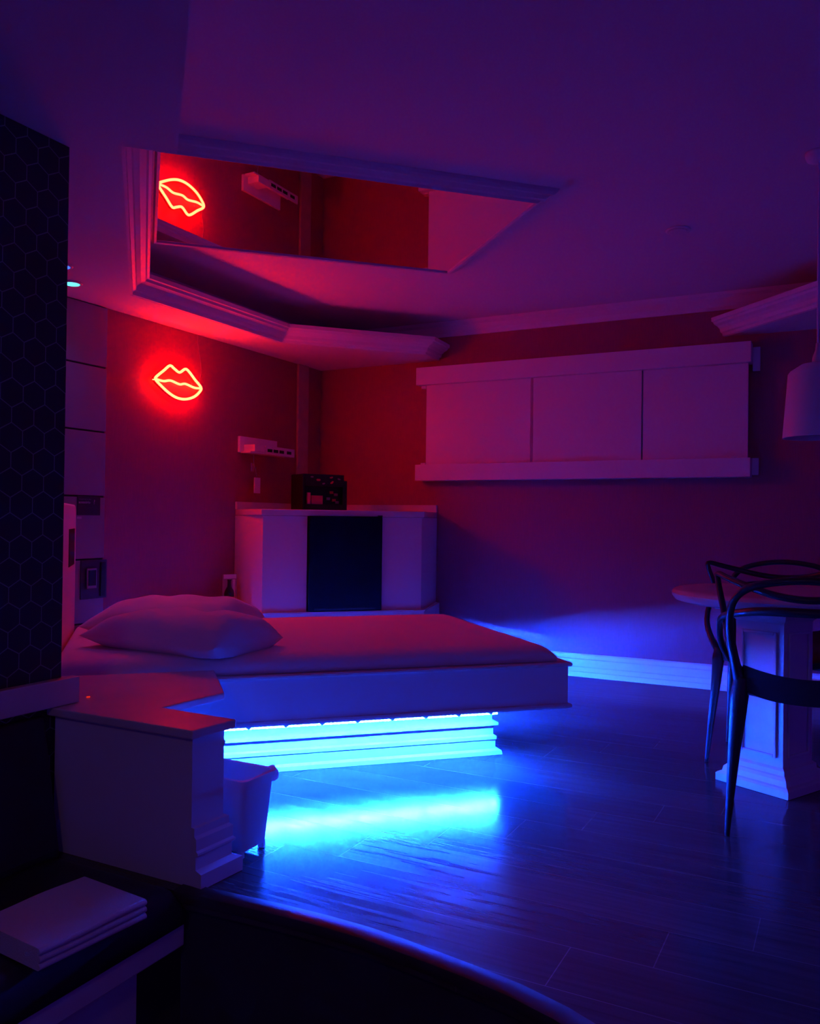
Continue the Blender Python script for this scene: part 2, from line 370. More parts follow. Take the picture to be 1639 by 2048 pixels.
# ------------------------------------------------------------------ bed platform
t = thing('bed', 'white cantilevered bed platform lit underneath by a blue strip', 'bed', (0, 0, 0))
P0, P1, Q_0, Q_1 = -0.38, 1.84, 3.43, 4.925
obj('platform', prism(NB(), [(P0, Q_0), (P1, Q_0), (P1, Q_1), (P0, Q_1)], 0.222, 0.402), M_WHITE, t, bevel=0.003)
rim = [(-0.02, 0.398), (0.010, 0.398), (0.014, 0.405), (0.014, 0.412), (0.008, 0.417), (-0.02, 0.417)]
loop = [(P0, Q_0), (P1, Q_0), (P1, Q_1), (P0, Q_1)]
obj('top_edging', prism(sweep(NB(), loop, rim, side=-1, closed=True), [(P0 + .019, Q_0 + .019), (P1 - .019, Q_0 + .019), (P1 - .019, Q_1 - .019), (P0 + .019, Q_1 - .019)], 0.402, 0.416), M_MARB, t)
low = [(-0.012, 0.212), (0.006, 0.210), (0.013, 0.215), (0.015, 0.222), (0.012, 0.230), (0.004, 0.233), (-0.002, 0.234), (-0.012, 0.234)]
obj('lower_bead', sweep(NB(), loop, low, side=-1, closed=True), M_WHITE, t)
p0, p1, q0, q1 = -0.28, 1.50, 3.56, 4.66
obj('plinth', B(p0, p1, q0, q1, 0.001, 0.222), M_WHITE, t)
pm = [(-0.01, 0.001), (0.055, 0.001), (0.052, 0.018), (0.030, 0.024), (0.030, 0.062), (0.034, 0.066), (0.034, 0.080), (0.022, 0.086), (0.022, 0.122), (0.040, 0.130), (0.040, 0.142), (0.018, 0.150), (0.018, 0.178), (0.030, 0.184), (0.036, 0.200), (0.036, 0.2215), (-0.01, 0.2215)]
obj('plinth_moulding', sweep(NB(), [(p0, q0), (p1, q0), (p1, q1), (p0, q1)], pm, side=-1, closed=True), M_WHITE, t)
zl = 0.2135
strip_path = [(0.28, 3.452), (1.60, 3.452)]
M_STRIP_FAR = strip_mat(0.33); M_STRIP_BACK = strip_mat(4.0)
for q_, sd, xa, xb, zb, mt, lab in ((3.446, 1, 0.05, 1.50, 0.1995, M_STRIP, 'glowing blue diode strip along the front underside'), (4.790, -1, -0.10, 1.62, 0.188, M_STRIP_BACK, 'glowing blue diode strip along the far underside')):
    zt_ = zb + 0.008
    bm = B(xa, xb, q_ - 0.006, q_ + 0.006, zt_ + 0.0005, 0.2215)
    y0, y1 = sorted((q_ + sd * 0.0055, q_ + sd * 0.008)); box(bm, xa, xb, y0, y1, zb - 0.001, 0.2215)  # lip added behind the strip to shade the plinth from it
    obj('strip_shield_channel', bm, M_PLAST, t)
    tag(obj('light_strip', B(xa, xb, q_ - 0.005, q_ + 0.005, zb, zt_), mt, t), lab)
bm = B(1.7065 - 0.0135, 1.7065, 4.00, 4.80, 0.1965, 0.2215); box(bm, 1.6915, 1.6940, 4.00, 4.80, 0.176, 0.2215)  # same added shading lip on the inner side of the foot strip
obj('strip_shield_channel', bm, M_PLAST, t)
tag(obj('light_strip', B(1.695, 1.705, 4.00, 4.80, 0.177, 0.196), M_STRIP_FAR, t), 'glowing blue diode strip along the foot end underside')
for x in (0.415, 0.565, 0.715, 0.865, 1.015, 1.165, 1.315, 1.465):
    bm = NB(); bmesh.ops.create_uvsphere(bm, u_segments=12, v_segments=8, radius=0.010, matrix=Matrix.Translation((x, Q_0 + 0.004, 0.209)) @ Matrix.Diagonal((1.2, 0.8, 0.8, 1)))
    obj('strip_clip', bm, M_PLAST, t, smooth=True)

def cushion(bm, x0, x1, y0, y1, z0, h, r, dome=0.0, nx=60, ny=40, wob=0.0):
    def sp(n):
        out = []
        for i in range(n + 1):
            t_ = i / n; out.append(0.5 - 0.5 * math.cos(PI * t_) if 0 < i < n else t_)
        return out
    xs = [x0 + (x1 - x0) * t_ for t_ in sp(nx)]; ys = [y0 + (y1 - y0) * t_ for t_ in sp(ny)]
    g = []
    for x in xs:
        row = []
        for y in ys:
            dx = min(x - x0, x1 - x); dy = min(y - y0, y1 - y)
            def e(d): return 1.0 if d >= r else math.sqrt(max(0, 1 - (1 - d / r) ** 2))
            f = (e(dx) * e(dy))
            a = 2 * (x - x0) / (x1 - x0) - 1; b = 2 * (y - y0) / (y1 - y0) - 1
            z = z0 + h * (0.30 + 0.70 * f) + dome * (1 - a * a) * (1 - b * b) * f
            if wob: z += wob * f * noise.noise(Vector((x * 3.1, y * 3.1, 0)))
            row.append(bm.verts.new((x, y, z)))
        g.append(row)
    for i in range(len(xs) - 1):
        for j in range(len(ys) - 1): bm.faces.new((g[i][j], g[i + 1][j], g[i + 1][j + 1], g[i][j + 1]))
    per = [g[i][0] for i in range(len(xs))] + [g[-1][j] for j in range(1, len(ys))] + [g[i][-1] for i in range(len(xs) - 2, -1, -1)] + [g[0][j] for j in range(len(ys) - 2, 0, -1)]
    low_ = [bm.verts.new((v.co.x, v.co.y, z0)) for v in per]
    n = len(per)
    for i in range(n): bm.faces.new((per[i], low_[i], low_[(i + 1) % n], per[(i + 1) % n]))
    bm.faces.new(low_)
    return bm
t = thing('mattress', 'double mattress under a smooth white fitted sheet on the bed platform', 'mattress', (0, 0, 0))
obj('fitted_sheet', cushion(NB(), P0 + 0.045, 1.795, 3.455, 4.85, 0.418, 0.070, 0.09, dome=0.014, wob=0.004), M_SHEET, t, smooth=True)

def pillow(L_, W_, T_, seed):
    bm = NB(); n1, n2 = 44, 30; top = []; bot = []
    for i in range(n1 + 1):
        rt, rb = [], []
        for j in range(n2 + 1):
            a = math.sin((i / n1 - .5) * PI); b = math.sin((j / n2 - .5) * PI)
            pin = 1 - 0.07 * (1 - a ** 2) * b * b * 0 
            x = a * L_ / 2 * (1 - (0.03 if a < 0 else 0.0) * (1 - b * b)); y = b * W_ / 2 * (1 - 0.03 * (1 - a * a))
            k = (max(0, 1 - abs(a) ** (3.6 if a < 0 else 11)) * max(0, 1 - abs(b) ** 3.0)) ** 0.6
            wr = 0.010 * noise.noise(Vector((x * 7 + seed, y * 9, 0))) * (1 if k > 0 else 0) + 0.004 * math.sin(10 * a + 6 * b + seed) * k
            zt = 0.30 * T_ * (0 if False else 1) + T_ * 0.70 * k + wr * min(1, 3 * k)
            zb = 0.30 * T_ - T_ * 0.30 * min(1, k * 1.6)
            edge_ = i in (0, n1) or j in (0, n2)
            zt2 = 0.30 * T_ if edge_ else zt
            vt = bm.verts.new((x, y, zt2)); rt.append(vt); rb.append(vt if edge_ else bm.verts.new((x, y, zb)))
        top.append(rt); bot.append(rb)
    for i in range(n1):
        for j in range(n2):
            bm.faces.new((top[i][j], top[i + 1][j], top[i + 1][j + 1], top[i][j + 1]))
            try: bm.faces.new((bot[i][j + 1], bot[i + 1][j + 1], bot[i + 1][j], bot[i][j]))
            except ValueError: pass
    return bm
pa = obj('pillow', pillow(0.74, 0.46, 0.165, 1.0), M_PILLOW, smooth=True)
tag(pa, 'front one of two plump white pillows, its open end turned to the room', 'pillow'); place(pa, (0.165, 3.79, 0.484), -R45)
pa.rotation_euler = (math.radians(-1), 0, -R45)
pb = obj('pillow', pillow(0.72, 0.48, 0.165, 5.0), M_PILLOW, smooth=True)
tag(pb, 'rear pillow lying behind the front pillow, nearer the lips sign', 'pillow'); pb.location = (0.15, 4.225, 0.499); pb.rotation_euler = (math.radians(4), 0, math.radians(-36))
# white headboard with a dark inset, mostly hidden by the partition
t = thing('headboard', 'white rounded headboard with a dark slot, behind the honeycomb partition', 'headboard', (-0.378, 3.56, 0))
bm = NB(); n = 10; prof = [(0.0, 0.42), (1.30, 0.42)] + [(1.30 - 0.07 + 0.07 * math.cos(k / n * PI / 2), 1.04 + 0.07 * math.sin(k / n * PI / 2)) for k in range(n + 1)] + [(0.0, 1.11)]
a = [bm.verts.new((0, y, z)) for y, z in prof]; b_ = [bm.verts.new((0.035, y, z)) for y, z in prof]
bm.faces.new(a[::-1]); bm.faces.new(b_)
for i in range(len(prof)): bm.faces.new((a[i], a[(i + 1) % len(prof)], b_[(i + 1) % len(prof)], b_[i]))
obj('panel', bm, M_WHITE, t, bevel=0.010, seg=3)
obj('dark_inset', B(0.030, 0.038, 0.85, 1.18, 0.80, 0.985), M_BLACK, t)

# ------------------------------------------------------------------ bedside ledge with a stepped base
t = thing('bedside_counter', 'white bedside counter with a marble ledge notched beside the bed', 'counter', (0, 0, 0))
ledge = [(0.14, 2.45), (0.274, 2.562), (0.066, 2.780), (0.275, 2.965), (0.275, 3.410), (-0.60, 3.410), (-0.60, 2.75), (-0.350, 2.998), (-0.252, 2.906), (-0.282, 2.872)]
obj('marble_ledge', prism(NB(), ledge, 0.424, 0.450), M_MARB, t, bevel=0.005, seg=3)
body = [(0.1425, 2.4775), (0.238, 2.561), (-0.160, 2.950), (-0.255, 2.875)]
obj('body', prism(NB(), body, 0.001, 0.424), M_WHITE, t)
obj('rear_support', prism(NB(), [(-0.06, 2.97), (-0.06, 3.405), (-0.55, 3.405), (-0.34, 3.01), (-0.155, 2.96)], 0.001, 0.424), M_WHITE, t)
sm = [(-0.008, 0.001), (0.040, 0.001), (0.040, 0.044), (0.018, 0.052), (0.018, 0.088), (0.026, 0.094), (0.026, 0.100), (0.020, 0.106), (0.020, 0.138), (0.012, 0.146), (0.012, 0.168), (-0.008, 0.170)]
obj('stepped_base', sweep(NB(), [(0.1425, 2.4775), (0.238, 2.561), (0.0, 2.79)], sm, side=-1), M_WHITE, t)
bm = NB(); bmesh.ops.create_uvsphere(bm, u_segments=12, v_segments=8, radius=0.008, matrix=Matrix.Translation((0.2345, 2.5625, 0.385)))
obj('hook', bm, M_PLAST, t, smooth=True)
# marble upstand along the foot of the partition
cb = obj('marble_upstand', B(-0.34, 0.045, -0.035, -0.001, 0.451, 0.535), M_MARB, bevel=0.004); place(cb, (HW[0], HW[1], 0), R45)
tag(cb, 'short pale marble upstand at the foot of the honeycomb partition', 'upstand')
rl_ = obj('standby_lamp', B(-0.006, 0.006, -0.002, 0.002, 0.0, 0.003), M_RED); place(rl_, (-0.165, 2.985, 0.4515), 0.1)
tag(rl_, 'tiny red indicator light on the marble ledge', 'indicator light')

# ------------------------------------------------------------------ bench with dark cushion, towel
BX, BY = 0.135, 2.455   # near corner of the bench, runs along the partition
t = thing('bench', 'low bench with a dark padded seat beside the platform step', 'bench', (BX, BY, 0), R45)
bm = cushion(NB(), -3.0, -0.008, 0.0, 0.52, -0.085, 0.105, 0.05, dome=0.006, nx=60, ny=24)
obj('seat_cushion', bm, M_LEATHER, t, smooth=True)
obj('seat_board', B(-3.0, -0.004, 0.008, 0.58, -0.150, -0.086), M_WHITE, t, bevel=0.004)
obj('base', B(-3.0, -0.14, 0.05, 0.58, -0.400, -0.151), M_WHITE, t)
obj('base_edging', B(-3.0, -0.125, 0.030, 0.049, -0.400, -0.370), M_MARB, t)
bm = NB(); n = 8
for x0 in (-3.0,):
    pr = [(0.590, 0.43), (0.575, 0.425), (0.50, 0.03), (0.50, 0.0), (0.590, 0.0)]
    a = [bm.verts.new((-3.0, y, z)) for y, z in pr]; b_ = [bm.verts.new((-0.015, y, z)) for y, z in pr]
    bm.faces.new(a); bm.faces.new(b_[::-1])
    for i in range(5): bm.faces.new((a[i], b_[i], b_[(i + 1) % 5], a[(i + 1) % 5]))
obj('backrest', bm, M_LEATHER, t, bevel=0.012, seg=3)
t = thing('folded_towel', 'folded white terry towel lying on the dark bench cushion', 'towel', (-0.175, 2.255, 0.027), math.radians(40))
def slab(L_, W_, T_, nfold):
    bm = NB(); pr = []
    # spiral-like folded edge: rounded long side
    n = 8
    for k in range(nfold):
        z0 = k * T_ / nfold; z1 = (k + 1) * T_ / nfold
        for j in range(n + 1):
            th = -PI / 2 + PI * j / n
            pr.append((-W_ / 2 - 0.012 * 0 - math.cos(th) * 0.010, (z0 + z1) / 2 + math.sin(th) * (z1 - z0) / 2 * 0.96))
    pr += [(W_ / 2, T_), (W_ / 2 + 0.008, T_ * 0.75), (W_ / 2 + 0.008, T_ * 0.25), (W_ / 2, 0)]
    m_ = 24; rings = []
    for i in range(m_ + 1):
        x = -L_ / 2 + L_ * i / m_
        rings.append([bm.verts.new((x, y, z * (1 + 0.10 * noise.noise(Vector((x * 6, y * 6, 3)))))) for y, z in pr])
    for r, q in zip(rings, rings[1:]):
        for j in range(len(pr)): bm.faces.new((r[j], r[(j + 1) % len(pr)], q[(j + 1) % len(pr)], q[j]))
    bm.faces.new(rings[0]); bm.faces.new(rings[-1][::-1])
    return bm
obj('folds', slab(0.30, 0.24, 0.052, 3), M_TOWEL, t, auto=50)

# ------------------------------------------------------------------ bin
t = thing('waste_bin', 'small white plastic waste bin with a bag, between bedside counter and bed', 'bin', (0.276, 2.745, 0), R45)
def frustum(bm, w0, d0, w1, d1, z0, z1, cx=0, cy=0, r=0.018, n=5, cap=True):
    def ring(w_, d_, z):
        out = []
        for sx, sy, a0 in ((1, 1, 0), (-1, 1, PI / 2), (-1, -1, PI), (1, -1, 1.5 * PI)):
            for k in range(n + 1):
                a_ = a0 + k / n * PI / 2
                out.append(bm.verts.new((cx + sx * (w_ / 2 - r) + r * math.cos(a_), cy + sy * (d_ / 2 - r) + r * math.sin(a_), z)))
        return out
    a_, b2 = ring(w0, d0, z0), ring(w1, d1, z1)
    for j in range(len(a_)): bm.faces.new((a_[j], a_[(j + 1) % len(a_)], b2[(j + 1) % len(a_)], b2[j]))
    if cap: bm.faces.new(a_[::-1]); bm.faces.new(b2)
    return bm
bm = frustum(NB(), 0.125, 0.20, 0.158, 0.235, 0.022, 0.236, cap=False)
frustum(bm, 0.119, 0.194, 0.152, 0.229, 0.026, 0.236, cap=False)
frustum(bm, 0.125, 0.20, 0.119, 0.194, 0.022, 0.026, cap=False)
bk = obj('bucket', bm, M_BIN, t, auto=40)
obj('bucket_floor', frustum(NB(), 0.12, 0.195, 0.12, 0.195, 0.024, 0.030), M_BIN, t)
for sx in (-1, 1):
    for sy in (-1, 1):
        obj('foot', B(sx * 0.060 - 0.016 * (sx > 0), sx * 0.060 + 0.016 * (sx < 0), sy * 0.097 - 0.02 * (sy > 0), sy * 0.097 + 0.02 * (sy < 0), 0.0005, 0.024), M_BIN, bk, bevel=0.003)
bm = frustum(NB(), 0.172, 0.25, 0.176, 0.254, 0.232, 0.248, r=0.024, cap=False)
frustum(bm, 0.150, 0.228, 0.150, 0.228, 0.232, 0.248, r=0.02, cap=False)
frustum(bm, 0.150, 0.228, 0.176, 0.254, 0.248, 0.2481, r=0.022, cap=False)
obj('rim', bm, M_BIN, t, auto=40)
bm = NB(); g = []
for i in range(17):
    row = []
    for j in range(13):
        x = 0.074 * (i / 8 - 1); y = 0.112 * (j / 6 - 1)
        e = max(abs(i / 8 - 1), abs(j / 6 - 1))
        row.append(bm.verts.new((x, y, 0.246 - 0.075 * (1 - e ** 3) + 0.012 * noise.noise(Vector((x * 40, y * 40, 0))) * (1 - e))))
    g.append(row)
for i in range(16):
    for j in range(12): bm.faces.new((g[i][j], g[i + 1][j], g[i + 1][j + 1], g[i][j + 1]))
obj('bag_liner', bm, M_BAG2, t, smooth=True)
bm = NB(); bmesh.ops.create_icosphere(bm, subdivisions=3, radius=0.026, matrix=Matrix.Translation((0.098, -0.085, 0.222)))
for v in bm.verts: v.co += (v.co - Vector((0.098, -0.085, 0.222))) * 0.35 * noise.noise(v.co * 70)
obj('bag_knot', bm, M_BAG2, t, smooth=True)

# ------------------------------------------------------------------ corner counter with fridge
t = thing('corner_counter', 'white corner counter with a pale marble top across the far corner', 'counter', (0, 0, 0))
pl = [(0.70, 5.325), (1.785, 5.325), (2.07, 5.81), LWp(-0.02, 0.003)]
ZB = 0.452
lw = LWp(-1.045, 0.003); rw = RWp(1.045, 0.003); cc = (CX, CY - 0.004)
obj('plinth', prism(NB(), [(0.705, 5.325), (1.785, 5.325), (1.785 + 0.292, 5.325 + 0.52), rw, cc, lw, (0.595, 5.80)][:3] + [rw, cc, lw], 0.001, ZB - 0.006), M_WHITE, t)
obj('plinth_cap', prism(NB(), [(0.695, 5.318), (1.790, 5.318), rw, cc, lw], ZB - 0.005, ZB + 0.004), M_MARB, t)
obj('front_panel', B(0.718, 1.000, 5.35, 5.37, ZB + 0.004, 1.066), M_WHITE, t)
obj('front_panel', B(1.497, 1.771, 5.35, 5.37, ZB + 0.004, 1.066), M_WHITE, t)
obj('side_panel', prism(NB(), [(0.718, 5.35), (0.735, 5.371), (lw[0] + 0.018, lw[1] - 0.004), lw], ZB + 0.004, 1.066), M_WHITE, t)
obj('side_panel', prism(NB(), [(1.771, 5.35), (rw[0], rw[1]), (rw[0] - 0.022, rw[1] + 0.012), (1.755, 5.371)], ZB + 0.004, 1.066), M_WHITE, t)
obj('marble_top', prism(NB(), [(0.705, 5.335), (1.782, 5.335), rw, cc, lw], 1.068, 1.108), M_MARB, t, bevel=0.004)
us = [(0, 1.109), (0.018, 1.109), (0.018, 1.162), (0, 1.162)]
obj('marble_upstand', sweep(NB(), [LWp(-1.045, 0.002), LWp(0, 0.002), RWp(1.045, 0.002)], us, side=-1), M_MARB, t)
t = thing('mini_fridge', 'black mini fridge set into the corner counter', 'fridge', (1.2475, 5.35, ZB + 0.005))
obj('case', B(-0.238, 0.238, 0.03, 0.50, 0.0, 0.605), M_FRIDGE, t, bevel=0.006)
dr = obj('door', B(-0.243, 0.243, -0.035, 0.026, 0.004, 0.612), M_FRIDGE, t, bevel=0.008, seg=3)
obj('handle_groove', B(-0.20, 0.20, -0.038, -0.035, 0.010, 0.022), M_BLACK, dr)
obj('hinge', B(0.215, 0.243, -0.030, 0.01, 0.6125, 0.620), M_BLACK, t)
# low ledge along the left wall, between counter and bed
t = thing('wall_ledge', 'low white ledge with marble top along the red wall behind the bed', 'ledge', (CX, CY, 0), R45)
obj('body', B(-1.98, -1.20, -0.27, -0.002, 0.001, 0.426), M_WHITE, t)
obj('marble_top', prism(NB(), [(-2.0, -0.283), (-1.20, -0.283), (-1.055, -0.283), (-1.055, -0.06), (-1.055, -0.002), (-2.0, -0.002)][:2] + [(-1.06, -0.02), (-1.06, -0.002), (-2.0, -0.002)], 0.427, 0.449), M_MARB, t, bevel=0.003)
# bottle, card holder and cup on it
t = thing('bottle', 'dark glass bottle standing on the low ledge beside the counter', 'bottle', (*LWp(-1.275, 0.15), 0.4495))
gb_ = obj('glass_body', lathe(NB(), [(0.030, 0), (0.033, 0.006), (0.033, 0.105), (0.028, 0.125), (0.013, 0.150), (0.012, 0.185), (0.014, 0.187), (0.014, 0.197)]), M_BOTTLE, t, auto=40)
obj('paper_label', lathe(NB(), [(0.0335, 0.035), (0.0335, 0.085)], seg=32), mat('bottle_label', (0.30, 0.08, 0.07), 0.6), gb_, smooth=True)
t = thing('card_holder', 'clear upright menu card holder behind the bottle on the low ledge', 'card holder', (*LWp(-1.20, 0.09), 0.4495), math.radians(20))
obj('stand', prism(NB(), [(-0.055, -0.03), (0.055, -0.03), (0.055, 0.03), (-0.055, 0.03)], 0, 0.006), M_ACRYL, t)
obj('card', B(-0.05, 0.05, -0.004, 0.004, 0.006, 0.225), M_ACRYL, t)
obj('card_edge', B(0.020, 0.038, -0.007, -0.0045, 0.006, 0.19), M_PAPER, t)
obj('card_head', B(-0.045, 0.045, -0.007, -0.0045, 0.195, 0.222), M_PAPER, t)
cpn = obj('cup', lathe(NB(), [(0.018, 0), (0.021, 0.002), (0.026, 0.035), (0.022, 0.052), (0.008, 0.058)], seg=24), M_PLAST, smooth=True)
tag(cpn, 'small white rounded cup just above the rear pillow', 'cup'); place(cpn, (*LWp(-1.43, 0.16), 0.4495))

# black display box on the counter
t = thing('display_box', 'black box printed with small red lips, holding pink packets, on the corner counter', 'box', (1.235, 5.86, 1.1085), math.radians(14))
cs_ = obj('case', prism(prism(NB(), [(-0.17, 0.0), (0.13, 0.0), (0.13, 0.20), (-0.17, 0.20)], 0.17, 0.255), [(-0.17, 0.06), (0.13, 0.06), (0.13, 0.20), (-0.17, 0.20)], 0.0, 0.17), M_BLACK, t)
obj('case_base', B(-0.17, 0.13, 0.0, 0.06, 0.0, 0.045), M_BLACK, t)
obj('case_side', B(-0.19, -0.1705, 0.0, 0.20, 0.0, 0.255), M_BLACK, t, bevel=0.004)
obj('case_wing', B(0.131, 0.165, 0.02, 0.20, 0.0, 0.215), M_BLACK, t)
obj('packet', B(-0.148, -0.125, 0.010, 0.030, 0.0455, 0.125), M_PINK, t)
obj('packet', B(-0.115, -0.03, 0.012, 0.040, 0.0455, 0.105), mat('rose_card', (0.45, 0.06, 0.14), 0.6), t)
M_PR = mat('printed_lips', (0.50, 0.05, 0.08), 0.6); M_PG = mat('printed_grey', (0.25, 0.25, 0.27), 0.6)
for (x, z, a_, r_, mm_) in ((-0.07, 0.215, 0.0, 0.016, M_PR), (0.03, 0.235, 0.3, 0.013, M_PR), (0.035, 0.200, 0.6, 0.015, M_PR), (-0.12, 0.235, 0.0, 0.012, M_PG), (-0.03, 0.19, 0.2, 0.011, M_PG), (0.09, 0.225, -0.3, 0.012, M_PG)):
    bm = NB(); vs = [bm.verts.new((x + r_ * math.cos(k / 12 * PI) * (1 if True else 1), 0, z + 0)) for k in ()]
    pts = []
    for k in range(24):
        th = 2 * PI * k / 24; rx = r_ * math.cos(th); rz_ = r_ * 0.5 * math.sin(th) * (1 - 0.25 * (math.sin(th) > 0) * math.exp(-(math.cos(th) * 4) ** 2))
        pts.append((x + rx * math.cos(a_) - rz_ * math.sin(a_), z + rx * math.sin(a_) + rz_ * math.cos(a_)))
    f = [bm.verts.new((px, -0.0005, pz)) for px, pz in pts]; g = [bm.verts.new((px, -0.002, pz)) for px, pz in pts]
    bm.faces.new(f); bm.faces.new(g[::-1])
    for k in range(24): bm.faces.new((f[k], f[(k + 1) % 24], g[(k + 1) % 24], g[k]))
    obj('printed_lips' if mm_ is M_PR else 'printed_mark', bm, mm_, cs_)
for (x, z, mm_) in ((0.055, 0.13, M_PR), (0.09, 0.115, M_PG), (0.03, 0.085, M_PG), (0.075, 0.075, M_PR), (0.10, 0.06, M_PG)):
    obj('sachet', prism(NB(), [(x - 0.014, 0.045), (x + 0.014, 0.045), (x + 0.010, 0.0595), (x - 0.012, 0.0595)], z - 0.008, z + 0.010), mm_, t)

# ------------------------------------------------------------------ things on the left wall (local x along the wall, -y into the room)
t = thing('wall_rack', 'white wall rack with four slots and hanging bits above the corner counter', 'rack', (CX, CY, 0), R45)
obj('back_plate', B(-1.027, -0.60, -0.022, -0.002, 1.505, 1.617), M_LACQ, t, bevel=0.002)
obj('shelf', B(-1.015, -0.515, -0.105, -0.022, 1.500, 1.512), M_LACQ, t)
fr_ = obj('front_rail', B(-0.86, -0.515, -0.118, -0.106, 1.500, 1.560), M_LACQ, t, bevel=0.002)
obj('side_block', B(-0.985, -0.87, -0.118, -0.024, 1.513, 1.560), M_LACQ, t, bevel=0.002)
for x in (-0.815, -0.745, -0.675, -0.585):
    obj('slot', prism(NB(), [(x - 0.027, -0.1195), (x + 0.027, -0.1195), (x + 0.027, -0.1182), (x - 0.027, -0.1182)], 1.518, 1.540), M_BLACK, fr_)
t = thing('hanging_tag', 'pale tag and glinting keys hanging below the wall rack', 'tag', (CX, CY, 0), R45)
obj('cord', tube(NB(), [(-0.92, -0.06, 1.499), (-0.925, -0.062, 1.45), (-0.90, -0.06, 1.38), (-0.885, -0.06, 1.345)], 0.0025, 6), M_STEEL, t, smooth=True)
obj('key', B(-0.955, -0.925, -0.066, -0.062, 1.375, 1.435), M_STEEL, t, bevel=0.002)
obj('key', prism(NB(), [(-0.905, -0.068), (-0.885, -0.064), (-0.885, -0.060), (-0.905, -0.064)], 1.36, 1.41), M_STEEL, t)
obj('tag_card', B(-0.918, -0.850, -0.066, -0.060, 1.225, 1.335), M_PAPER, t, bevel=0.002)

# neon lips
t = thing('neon_lips_sign', 'glowing red neon sign shaped like lips on the crimson wall', 'neon sign', (CX, CY, 0), R45)
outer = [(-1.86, 1.892), (-1.797, 1.941), (-1.743, 1.981), (-1.705, 1.968), (-1.659, 1.953), (-1.611, 1.981), (-1.579, 1.974), (-1.519, 1.929), (-1.461, 1.886), (-1.481, 1.850), (-1.534, 1.814), (-1.61, 1.792), (-1.684, 1.793), (-1.751, 1.814), (-1.817, 1.848), (-1.858, 1.874)]
mid = [(-1.858, 1.880), (-1.795, 1.878), (-1.736, 1.890), (-1.657, 1.879), (-1.606, 1.889), (-1.524, 1.877), (-1.465, 1.881)]
bm = tube(NB(), [(x, -0.05, z) for x, z in outer], 0.0082, 10, closed=True)
tag(obj('neon_outline', bm, M_NEON, t, smooth=True), 'glowing outline of the lips')
bm = tube(NB(), [(x, -0.05, z) for x, z in mid], 0.0075, 10)
tag(obj('neon_parting_line', bm, M_NEON, t, smooth=True), 'glowing wavy line between the lips')
M_RSIL = mat('red_silicone', (0.6, 0.04, 0.03), 0.4)
bm = tube(NB(), [(x, -0.037, z) for x, z in outer], 0.0118, 8, closed=True)
obj('silicone_channel', bm, M_RSIL, t, smooth=True)
for x, z in ((-1.80, 1.90), (-1.53, 1.90), (-1.66, 1.83)):
    obj('standoff', tube(NB(), [(x, -0.002, z), (x, -0.033, z)], 0.004, 8), M_STEEL, t)
bm = prism(NB(), [(x, z) for x, z in [(a_ * 1.0, b2) for a_, b2 in outer]], 0.030, 0.033)
for v in bm.verts: v.co = Vector((v.co.x, -v.co.z, v.co.y))
obj('clear_backing', bm, clear_mat('clear_red_acrylic', (0.7, 0.3, 0.3), 0.12, 0.1), t)
tag(obj('power_wire', tube(NB(), [(-1.462, -0.035, 1.888), (-1.43, -0.012, 1.95), (-1.412, -0.006, 1.998), (-1.418, -0.006, 2.059), (-1.445, -0.006, 2.17), (-1.45, -0.006, ZS - 0.001)], 0.0012, 6), mat('clear_wire', (0.5, 0.3, 0.3), 0.4), t, smooth=True), 'thin wire rising to the ceiling')
obj('plug', tube(NB(), [(-1.862, -0.048, 1.876), (-1.885, -0.048, 1.874)], 0.003, 8), M_NEON, t)

# notice sign
def text_mesh(s, size, name, m, parent, x, y, z, ext=0.0006):
    cu_ = bpy.data.curves.new(name, 'FONT'); cu_.body = s; cu_.size = size; cu_.extrude = ext; cu_.align_x = 'LEFT'
    o = bpy.data.objects.new(name, cu_); COL.objects.link(o)
    dg = bpy.context.evaluated_depsgraph_get(); me = bpy.data.meshes.new_from_object(o.evaluated_get(dg))
    bpy.data.objects.remove(o, do_unlink=True)
    me.materials.clear(); me.materials.append(m)
    o = bpy.data.objects.new(name, me); COL.objects.link(o); o.parent = parent
    o.location = (x, y, z); o.rotation_euler = (PI / 2, 0, 0)
    return o
t = thing('notice_sign', 'small dark notice sign ending in a question mark on the grey panel', 'sign', (CX, CY, 0), R45)
pl_ = obj('plate', B(-2.401, -2.243, -0.020, -0.015, 1.055, 1.160), M_SIGN, t, bevel=0.001)
text_mesh('esqueceu o seu', 0.013, 'small_lettering', mat('dim_lettering', (0.2, 0.18, 0.25), 0.6), pl_, -2.390, -0.0206, 1.140)
text_mesh('acessório', 0.021, 'large_lettering', M_TEXT, pl_, -2.394, -0.0206, 1.120)
text_mesh('?', 0.034, 'question_mark', M_TEXT, pl_, -2.292, -0.0206, 1.118)
tg = obj('wall_tag', B(-2.403, -2.372, -0.020, -0.015, 1.035, 1.047), M_TEXT); place(tg, (CX, CY, 0), R45)
tag(tg, 'tiny pale tag stuck below the dark notice sign', 'tag')
t = thing('wall_console', 'recessed wall console with a pale frame and a dark slot above the pillow', 'control panel', (CX, CY, 0), R45)
obj('plate', B(-2.372, -2.190, -0.022, -0.015, 0.590, 0.806), M_SIGN, t, bevel=0.002)
obj('pale_frame', sweep(NB(), [(-2.340, -0.03), (-2.275, -0.03)], [(0, 0.65), (0.006, 0.65), (0.006, 0.76), (0, 0.76)], side=-1), M_TILE, t)
obj('screen', B(-2.333, -2.282, -0.040, -0.0365, 0.665, 0.75), M_BLACK, t)
obj('dark_slot', B(-2.240, -2.205, -0.030, -0.0225, 0.60, 0.792), M_BLACK, t, bevel=0.003)

